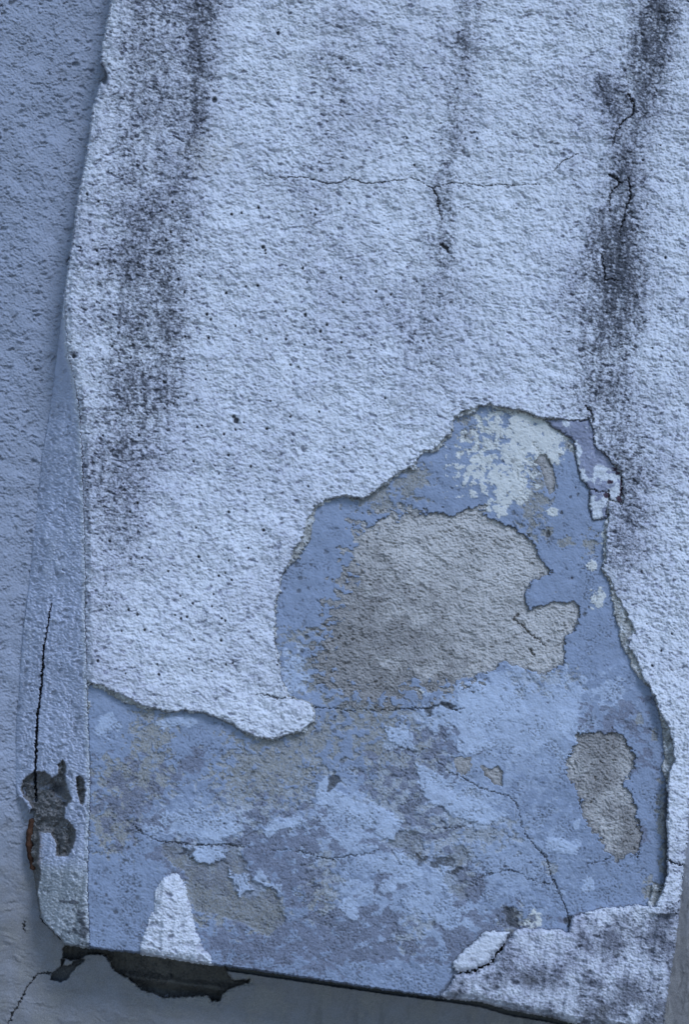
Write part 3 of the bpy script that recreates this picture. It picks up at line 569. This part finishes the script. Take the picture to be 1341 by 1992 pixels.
# corroded reinforcing bar in the slot beside the wall
import bmesh
bm = bmesh.new(); rings = []
for i in range(40):
    t = i/39; py = 1592+t*100; px = 64-8*math.sin(math.pi*min(t*1.1, 1))
    d = -(px-670.5)/F
    yy = -0.010; tt = yy-CAM[1]; a = (px-670.5)/F; b = -(py-996)/F
    c = Vector((CAM[0]+tt*(a*Rv.x+b*Uv.x), yy, CAM[2]+tt*(a*Rv.z+b*Uv.z)))
    r = 0.0032*(1+.10*math.sin(i*.7)+.06*math.sin(i*1.3+1))
    if i in (0, 39): r *= .4
    rings.append([bm.verts.new(c+Vector((math.cos(k*math.pi/6)*r*(1+.12*math.sin(k*3+i)), math.sin(k*math.pi/6)*r, 0))) for k in range(12)])
for i in range(39):
    for k in range(12): bm.faces.new((rings[i][k], rings[i][(k+1) % 12], rings[i+1][(k+1) % 12], rings[i+1][k]))
bm.faces.new(rings[0]); bm.faces.new(rings[-1][::-1])
me = bpy.data.meshes.new('rusty_bar'); bm.to_mesh(me); bm.free(); me.materials.append(M_rust)
for p in me.polygons: p.use_smooth = True
o = bpy.data.objects.new('rusty_bar', me); COL.objects.link(o); o.parent = side
o['label'] = 'orange rusted iron bar showing in the hollow of the side'

# ------------------------------------------------------------------ the wall behind
CAV = [(129,1832),(121,1847),(122,1864),(140,1868),(158,1866),(168,1857),(190,1856),(205,1859),(212,1872),(221,1888),(246,1901),(276,1926),(300,1932),(317,1941),(359,1939),(405,1937),(411,1947),(428,1947),(436,1930),(459,1918),(486,1911),(486,1905),(455,1907),(447,1901),(440,1882),(440,1830),(200,1800),(150,1800)]
CAV2 = [(119,1880),(142,1876),(150,1879),(140,1890),(132,1903),(119,1910),(98,1905),(100,1893)]
CAV2b = [(119,1866),(127,1866),(121,1880),(117,1884)]
CAVR = [(140,1870),(157,1866),(166,1866),(150,1881),(138,1884)]
s_c = sd_local(CAV, X+w2x*.9, Y+w2y*.9, 50)
s_c2 = np.maximum.reduce([sd_local(P, X+w2x*.7, Y+w2y*.7, 30) for P in (CAV2, CAV2b, CAVR)])
wx_w = H+perlin(H/45, V/45, 801)*16; wy_w = V+perlin(H/45, V/45, 803)*16
lw, aw, pw = crust(1200, 13, 9.5, .0, .25*n20, -.35, (-400, 330, -400, 2100))
lw2, aw2, pw2 = crust(1250, 8, 5.5, .1, .0, .25, (-400, 330, -400, 2100))
upper = lw*1.1+aw*2.6-pw*2.6+aw2*1.3-pw2*1.4+gr2*.24
ll, al, pl_ = crust(1300, 24, 9.0, .05, 0, -.05, (-400, 700, 1300, 2400))
lowr = ll*1.3+al*1.9-pl_*1.0+perlin(X/4, Y/3.6, 817)*.15
lv, av, pv = crust(1400, 10, 28, .05, 0, .1, (380, 1700, 1400, 2400))
vert = lv*1.1+av*1.6-pv*1.0+perlin(wx_w/13, wy_w/120, 819)*.9
kl = sst(1480, 1860, Y-(X-100)*.1+n20*60); kv = sst(430, 640, X+n20*40)*sst(1500, 1700, Y)
wt = (upper*(1-kl)+lowr*kl)*(1-kv)+vert*kv
wall_h = wt*FADE*1.0+fbm(H/140, V/140, 3, 831)*3.0*np.clip(FADE*2, 0, 1)
cavity = sst(-1, 2.2, s_c)*24+sst(-1, 2, s_c2)*13
rag = sst(-11, -1, s_c)*(X > 215)*sst(-.1, .3, n8+nf*.4)*(Y > 1895)
below = line_dist([(174,1845)]+BOT, X+w2x*.5, Y+w2y*.4, 60, [4.0, 6.5, 8, 9, 9, 9, 8, 7.5, 7, 8, 11, 12, 11, 9, 8, 8])
gap_shade = sst(1.5, -.5, below)  # groove under the buttress, coloured dark to carry its underside shadow
wall_h = wall_h-gap_shade*9
wall_h = wall_h-cavity-cr_wall*5-rag*2.5
kx = sst(-.05, .05, 0*X)
wcells = (sd_face < 26)
deepin = (sd_face > 26) | ((sd_side > 30))
wgr = np.clip(.25+n20*.5+kl*.55+kv*.2, 0, 1)  # kl darkens the lower wall: its shade gradient put into the colour
wdirt_shade = np.maximum.reduce([cr_wall*.95, gap_shade*.85, sst(-1, 1, s_c2)*.75, rag*.45*sst(0, .4, nf), np.clip(pw+pw2*.5, 0, 1)*.36*(1-kl)*FADE, cavity*0])  # cracks and soiling, with pit and underside shade in the colour
rmottle = sst(1460, 1560, Y)*sst(.1, .5, n20+n8)*(X > 1280)*.3  # dark mottle on the wall strip right of the buttress
vs = kv*sst(.25, .6, perlin(X/22, Y/160, 841)+n8*.3)*.25
inner = (s_c > 3.2)
o = grid_mesh('plastered_wall', wall_h, ~deepin & ~(s_c > 5), M_wall, None, dict(foot=np.clip(kl*.85+n20*.4*kl+.5*(X > 1250), 0, 1), grime_shade=np.maximum(wgr, vs), raw=np.maximum(rag*.8, kl*.3*sst(0, .4, n20)), dirt_shade=np.maximum(np.maximum(wdirt_shade, rmottle), vs)))
wall = o
wall['kind'] = 'thing'
wall['label'] = 'grey blue plastered wall in the shade behind and below the buttress'
wall['category'] = 'wall'
hh = -22+(n20*3+n8*2.4+nf*1.3)+9*np.exp(-((Y-1900-(X-250)*.13)/10)**2)
hmask = (s_c > -.8)
o = grid_mesh('broken_hollow', np.where(s_c > 1.5, hh, np.minimum(wall_h, -6)), hmask, M_hole, wall, dict(grime_shade=sst(-.1, .3, n20+n8*.5), dirt_shade=sst(.25, .6, n8)*.7))
o['label'] = 'dark hollow broken into the wall under the foot of the buttress'

# solid body of the wall behind its plaster face
def box(name, a, b, m, parent=None):
    me = bpy.data.meshes.new(name); v = [(x, y, z) for x in (a[0], b[0]) for y in (a[1], b[1]) for z in (a[2], b[2])]
    me.from_pydata(v, [], [(0,1,3,2),(4,6,7,5),(0,4,5,1),(2,3,7,6),(0,2,6,4),(1,5,7,3)]); me.materials.append(m); me.update()
    o = bpy.data.objects.new(name, me); COL.objects.link(o); o.parent = parent; return o
box('masonry', (-1.3, .035, -.25), (1.6, .26, 2.2), M_hole, wall)

# ground in front of the wall
n = 40; gxs = np.sign(np.linspace(-1, 1, n))*np.abs(np.linspace(-1, 1, n))**3*60
me = bpy.data.meshes.new('ground'); vv = [(x, y, 0) for y in gxs for x in gxs]
me.from_pydata(vv, [], [(j*n+i, j*n+i+1, (j+1)*n+i+1, (j+1)*n+i) for j in range(n-1) for i in range(n-1)]); me.materials.append(M_ground); me.update()
g = bpy.data.objects.new('ground', me); COL.objects.link(g); g['kind'] = 'structure'
